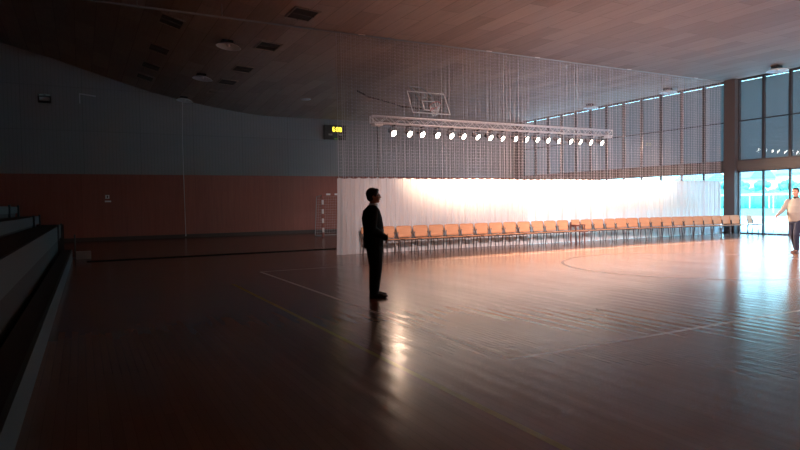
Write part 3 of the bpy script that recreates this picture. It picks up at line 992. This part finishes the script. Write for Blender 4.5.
for k in (-1, 1):
    cs = [q(.094, k * .033 + .024 * math.cos(2 * PI * i / 14), .002 + .018 * math.sin(2 * PI * i / 14)) for i in range(15)]
    gs.path(cs, .0022, 5); gs.tube(q(.092, k * .056, .008), q(-.01, k * .08, .008), .0022, n=5)
gs.tube(q(.097, -.01, .004), q(.097, .01, .004), .0022, n=5)
gs.build('glasses', M['black_plastic'], m1)

# man walking on the right: right arm swung forward
J = dict(pelvis=(-.01, 0, .95), waist=(.04, 0, 1.11), belly=.175, chest=(.0, 0, 1.32), neck=(.0, 0, 1.50), head=(.03, 0, 1.655), hyaw=R(8), hpitch=R(0),
         shL=(-.03, .20, 1.43), shR=(.02, -.20, 1.43), elL=(-.16, .30, 1.17), elR=(.13, -.27, 1.17), wrL=(-.06, .33, .95), wrR=(.36, -.29, 1.04),
         handL=((-.06, .33, .95), (.25, 0, -1), (0, 1, 0), (1, 0, .25), .5), handR=((.36, -.29, 1.04), (.85, -.05, -.5), (-.2, -.9, .3), (.4, -.1, .9), .45),
         hipL=(.0, .09, .92), hipR=(-.02, -.09, .92), knL=(.15, .08, .51), knR=(-.02, -.085, .50), anL=(.05, .05, .10), anR=(-.17, -.07, .10), toeL=R(4), toeR=R(-4))
m2, q, rot = man(J, (17.12, 9.33, 0), R(184), 'man in a cream sweater and dark jeans walking past the glass doors')
hair_mesh(q, rot, m2, 1., .95)
sw = MB()
sw.loft([((-.005, 0, .86), .15, .19), ((.015, 0, .98), .175, .20), ((.03, 0, 1.10), .19, .21), ((.015, 0, 1.28), .165, .205), ((-.005, 0, 1.40), .125, .19), ((-.002, 0, 1.465), .09, .12), ((.0, 0, 1.51), .068, .075)], 24)
for s in 'LR':
    sw.cap(Vector(J['sh' + s]) * .985, J['el' + s], .070, .060).cap(J['el' + s], lerp(J['el' + s], J['wr' + s], .92), .060, .044)
remeshed(sw, 'sweater', M['sweater'], m2, .009, 4)
ps = MB(); ps.loft([((-.01, 0, .80), .135, .18), ((-.005, 0, .93), .14, .185)], 20)
for s in 'LR':
    ps.cap(J['hip' + s], J['kn' + s], .112, .078).cap(J['kn' + s], (J['an' + s][0], J['an' + s][1], .12), .076, .062)
remeshed(ps, 'jeans', M['jeans'], m2, .009, 4)
sh = MB(); sh.loft([((.0, 0, 1.49), .072, .078), ((.006, 0, 1.535), .065, .066)], 18); sh.ball((.062, 0, 1.475), (.022, .035, .035))
remeshed(sh, 'shirt_collar', M['suit'], m2, .006, 1)
for s in 'LR':
    k_ = MB(); shoe(k_, J['an' + s], J['toe' + s]); remeshed(k_, 'shoe', M['brown_shoe'], m2, .006, 2)

# ------------------------------------------------------------------ outside, beyond the glass
M['paving'] = mat('pale_paving', (.75, .77, .75), .8)
M['pitch'] = wood('green_pitch', (.11, .43, .38), (.14, .50, .44), .9, 1, 1, 1)
M['hedge'] = wood('hedge_green', (.07, .29, .25), (.13, .42, .36), .9, 3, 3, 3)
M['house'] = mat('white_render', (.8, .8, .78), .8)
M['roof'] = mat('roof_grey', (.20, .30, .33), .8)
M['house_win'] = mat('house_window', (.12, .25, .30), .3)
struct(MB().box((32.7, 25, -.12), (15, 90, .2)).build('ground_terrace', M['paving']))
struct(MB().box((140, 60, -.16), (200, 260, .2)).build('ground_pitch', M['pitch']))
tag(MB().box((40.6, 30, .12), (.4, 80, .34)).build('kerb_wall', M['house']), 'low white kerb wall at the edge of the terrace outside', 'wall')
og = thing('outdoor_goal', 'red and white striped goal out on the green pitch, seen through the glass', 'goal', (64.1, 37.2, 0), R(-118))
for nm, a, b in (('post', (0, 0, 0), (0, 0, 1.96)), ('post', (0, 3.0, 0), (0, 3.0, 1.96)), ('crossbar', (0, -.05, 2.0), (0, 3.05, 2.0))):
    a, b = Vector(a), Vector(b); w_, r_ = MB(), MB(); n_ = 9
    for k in range(n_):
        c_ = lerp(a, b, (k + .5) / n_)
        dim = [.09, .09, .09]; dim[1 if nm == 'crossbar' else 2] = (b - a).length / n_
        (w_ if k % 2 else r_).box(c_, dim)
    o_ = w_.build(nm, M['white'], og); r_.build('red_band', M['red'], o_)
pf = thing('rail_fence', 'long white rail fence on the far side of the green pitch', 'fence', (92, 60, 0))
MB().box((0, 0, 2.1), (.2, 90, .32)).build('rail', M['house'], pf)
for k in range(31): MB().box((0, -45 + 3 * k, 1.0), (.12, .12, 2.)).build('fence_post', M['house'], pf)
hd = MB()
for k in range(60):
    y = 25 + k * 1.5
    hd.ball((95 + rng.uniform(-.5, .5), y, 1.0), (1.6, 1.5, 1.6 + rng.uniform(0, .5)), 10, 7)
tag(hd.build('hedge', M['hedge'], None, True), 'long green hedge beyond the white rail outside', 'hedge')
def house(x, y, w, d, h, rz, lab, roof=1.6):
    t = thing('house', lab, 'house', (x, y, 0), rz, 'houses beyond the pitch')
    MB().box((0, 0, h / 2), (d, w, h)).build('walls', M['house'], t)
    r_ = MB(); v = [r_.bm.verts.new(p) for p in ((-d / 2 - .3, -w / 2 - .3, h), (d / 2 + .3, -w / 2 - .3, h), (d / 2 + .3, w / 2 + .3, h), (-d / 2 - .3, w / 2 + .3, h), (0, -w / 2 - .3, h + roof), (0, w / 2 + .3, h + roof))]
    for f_ in ((0, 1, 2, 3), (0, 4, 5, 3), (1, 2, 5, 4), (0, 1, 4), (3, 5, 2)): r_.bm.faces.new([v[i] for i in f_])
    r_.build('roof', M['roof'], t)
    for k in range(3): MB().box((-d / 2 - .02, -w / 3 + k * w / 3, h * .6), (.08, 1.1, 1.3)).build('window', M['house_win'], t)
house(115.7, 72.0, 6, 6, 5.4, R(-10), 'white gabled house outside, seen at the left glass pane', 3.2)
house(144.9, 83.7, 8, 6, 6.0, R(-4), 'white house outside with a low roof, behind the striped goal', 1.8)
house(122.8, 66.0, 6, 6, 6.2, R(-4), 'white house outside, seen above the walking man', 2.2)
house(138.3, 98.5, 12, 7, 6.0, R(-14), 'white house outside, glimpsed above the right end of the curtain', 2.)
def tree(x, y, h, lab):
    t = thing('tree', lab, 'tree', (x, y, 0), 0, 'trees beyond the pitch')
    MB().tube((0, 0, 0), (0, 0, h * .5), .25, .15).build('trunk', M['dark_trim'], t)
    c_ = MB(); r2 = random.Random(int(x * 7 + y))
    for k in range(26):
        a = r2.uniform(0, 6.28); rr = r2.uniform(0, .32) * h; zz = h * (.45 + r2.uniform(0, .5))
        c_.ball((rr * math.cos(a), rr * math.sin(a), zz), (h * .13,) * 3, 8, 6)
    c_.build('crown', M['hedge'], t, True)
tree(111.8, 67.3, 4.6, 'green tree outside behind the bar between two glass doors')
tree(106.3, 68.0, 4.6, 'green tree outside close to the dark column')
tree(104.6, 71.2, 4.6, 'green tree outside, glimpsed above the curtain end')
tree(116.4, 64.8, 4.6, 'green tree outside beside the walking man')

# ------------------------------------------------------------------ daylight
w = bpy.data.worlds.new('sky'); scene.world = w; w.use_nodes = True
t = w.node_tree; bg = t.nodes['Background']
tc = t.nodes.new('ShaderNodeTexCoord'); sx_ = t.nodes.new('ShaderNodeSeparateXYZ'); t.links.new(tc.outputs['Generated'], sx_.inputs[0])
rp = t.nodes.new('ShaderNodeValToRGB'); t.links.new(sx_.outputs[2], rp.inputs[0])
rp.color_ramp.elements[0].position = 0.0; rp.color_ramp.elements[0].color = (.42, .85, 1, 1)
rp.color_ramp.elements[1].position = .6; rp.color_ramp.elements[1].color = (.22, .55, 1, 1)
t.links.new(rp.outputs[0], bg.inputs['Color'])
bg.inputs['Strength'].default_value = 7.5

sd = bpy.data.lights.new('sun', 'SUN'); sd.energy = 15.; sd.color = (.55, .88, 1.); sd.angle = R(1)
so = bpy.data.objects.new('sun', sd); COL.objects.link(so); so.location = (20, 10, 30)
so.rotation_euler = Vector((.45, .35, -.8)).to_track_quat('-Z', 'Y').to_euler()

# ------------------------------------------------------------------ view
vs = scene.view_settings
scene.display_settings.display_device = 'sRGB'
vs.view_transform = 'Standard'; vs.look = 'None'; vs.exposure = .15; vs.gamma = 1; vs.use_curve_mapping = False
cyc = scene.cycles
cyc.max_bounces = 10; cyc.diffuse_bounces = 5; cyc.glossy_bounces = 4; cyc.transparent_max_bounces = 16; cyc.transmission_bounces = 6
cyc.sample_clamp_indirect = 8
cyc.caustics_reflective = False; cyc.caustics_refractive = False
cyc.use_denoising = True
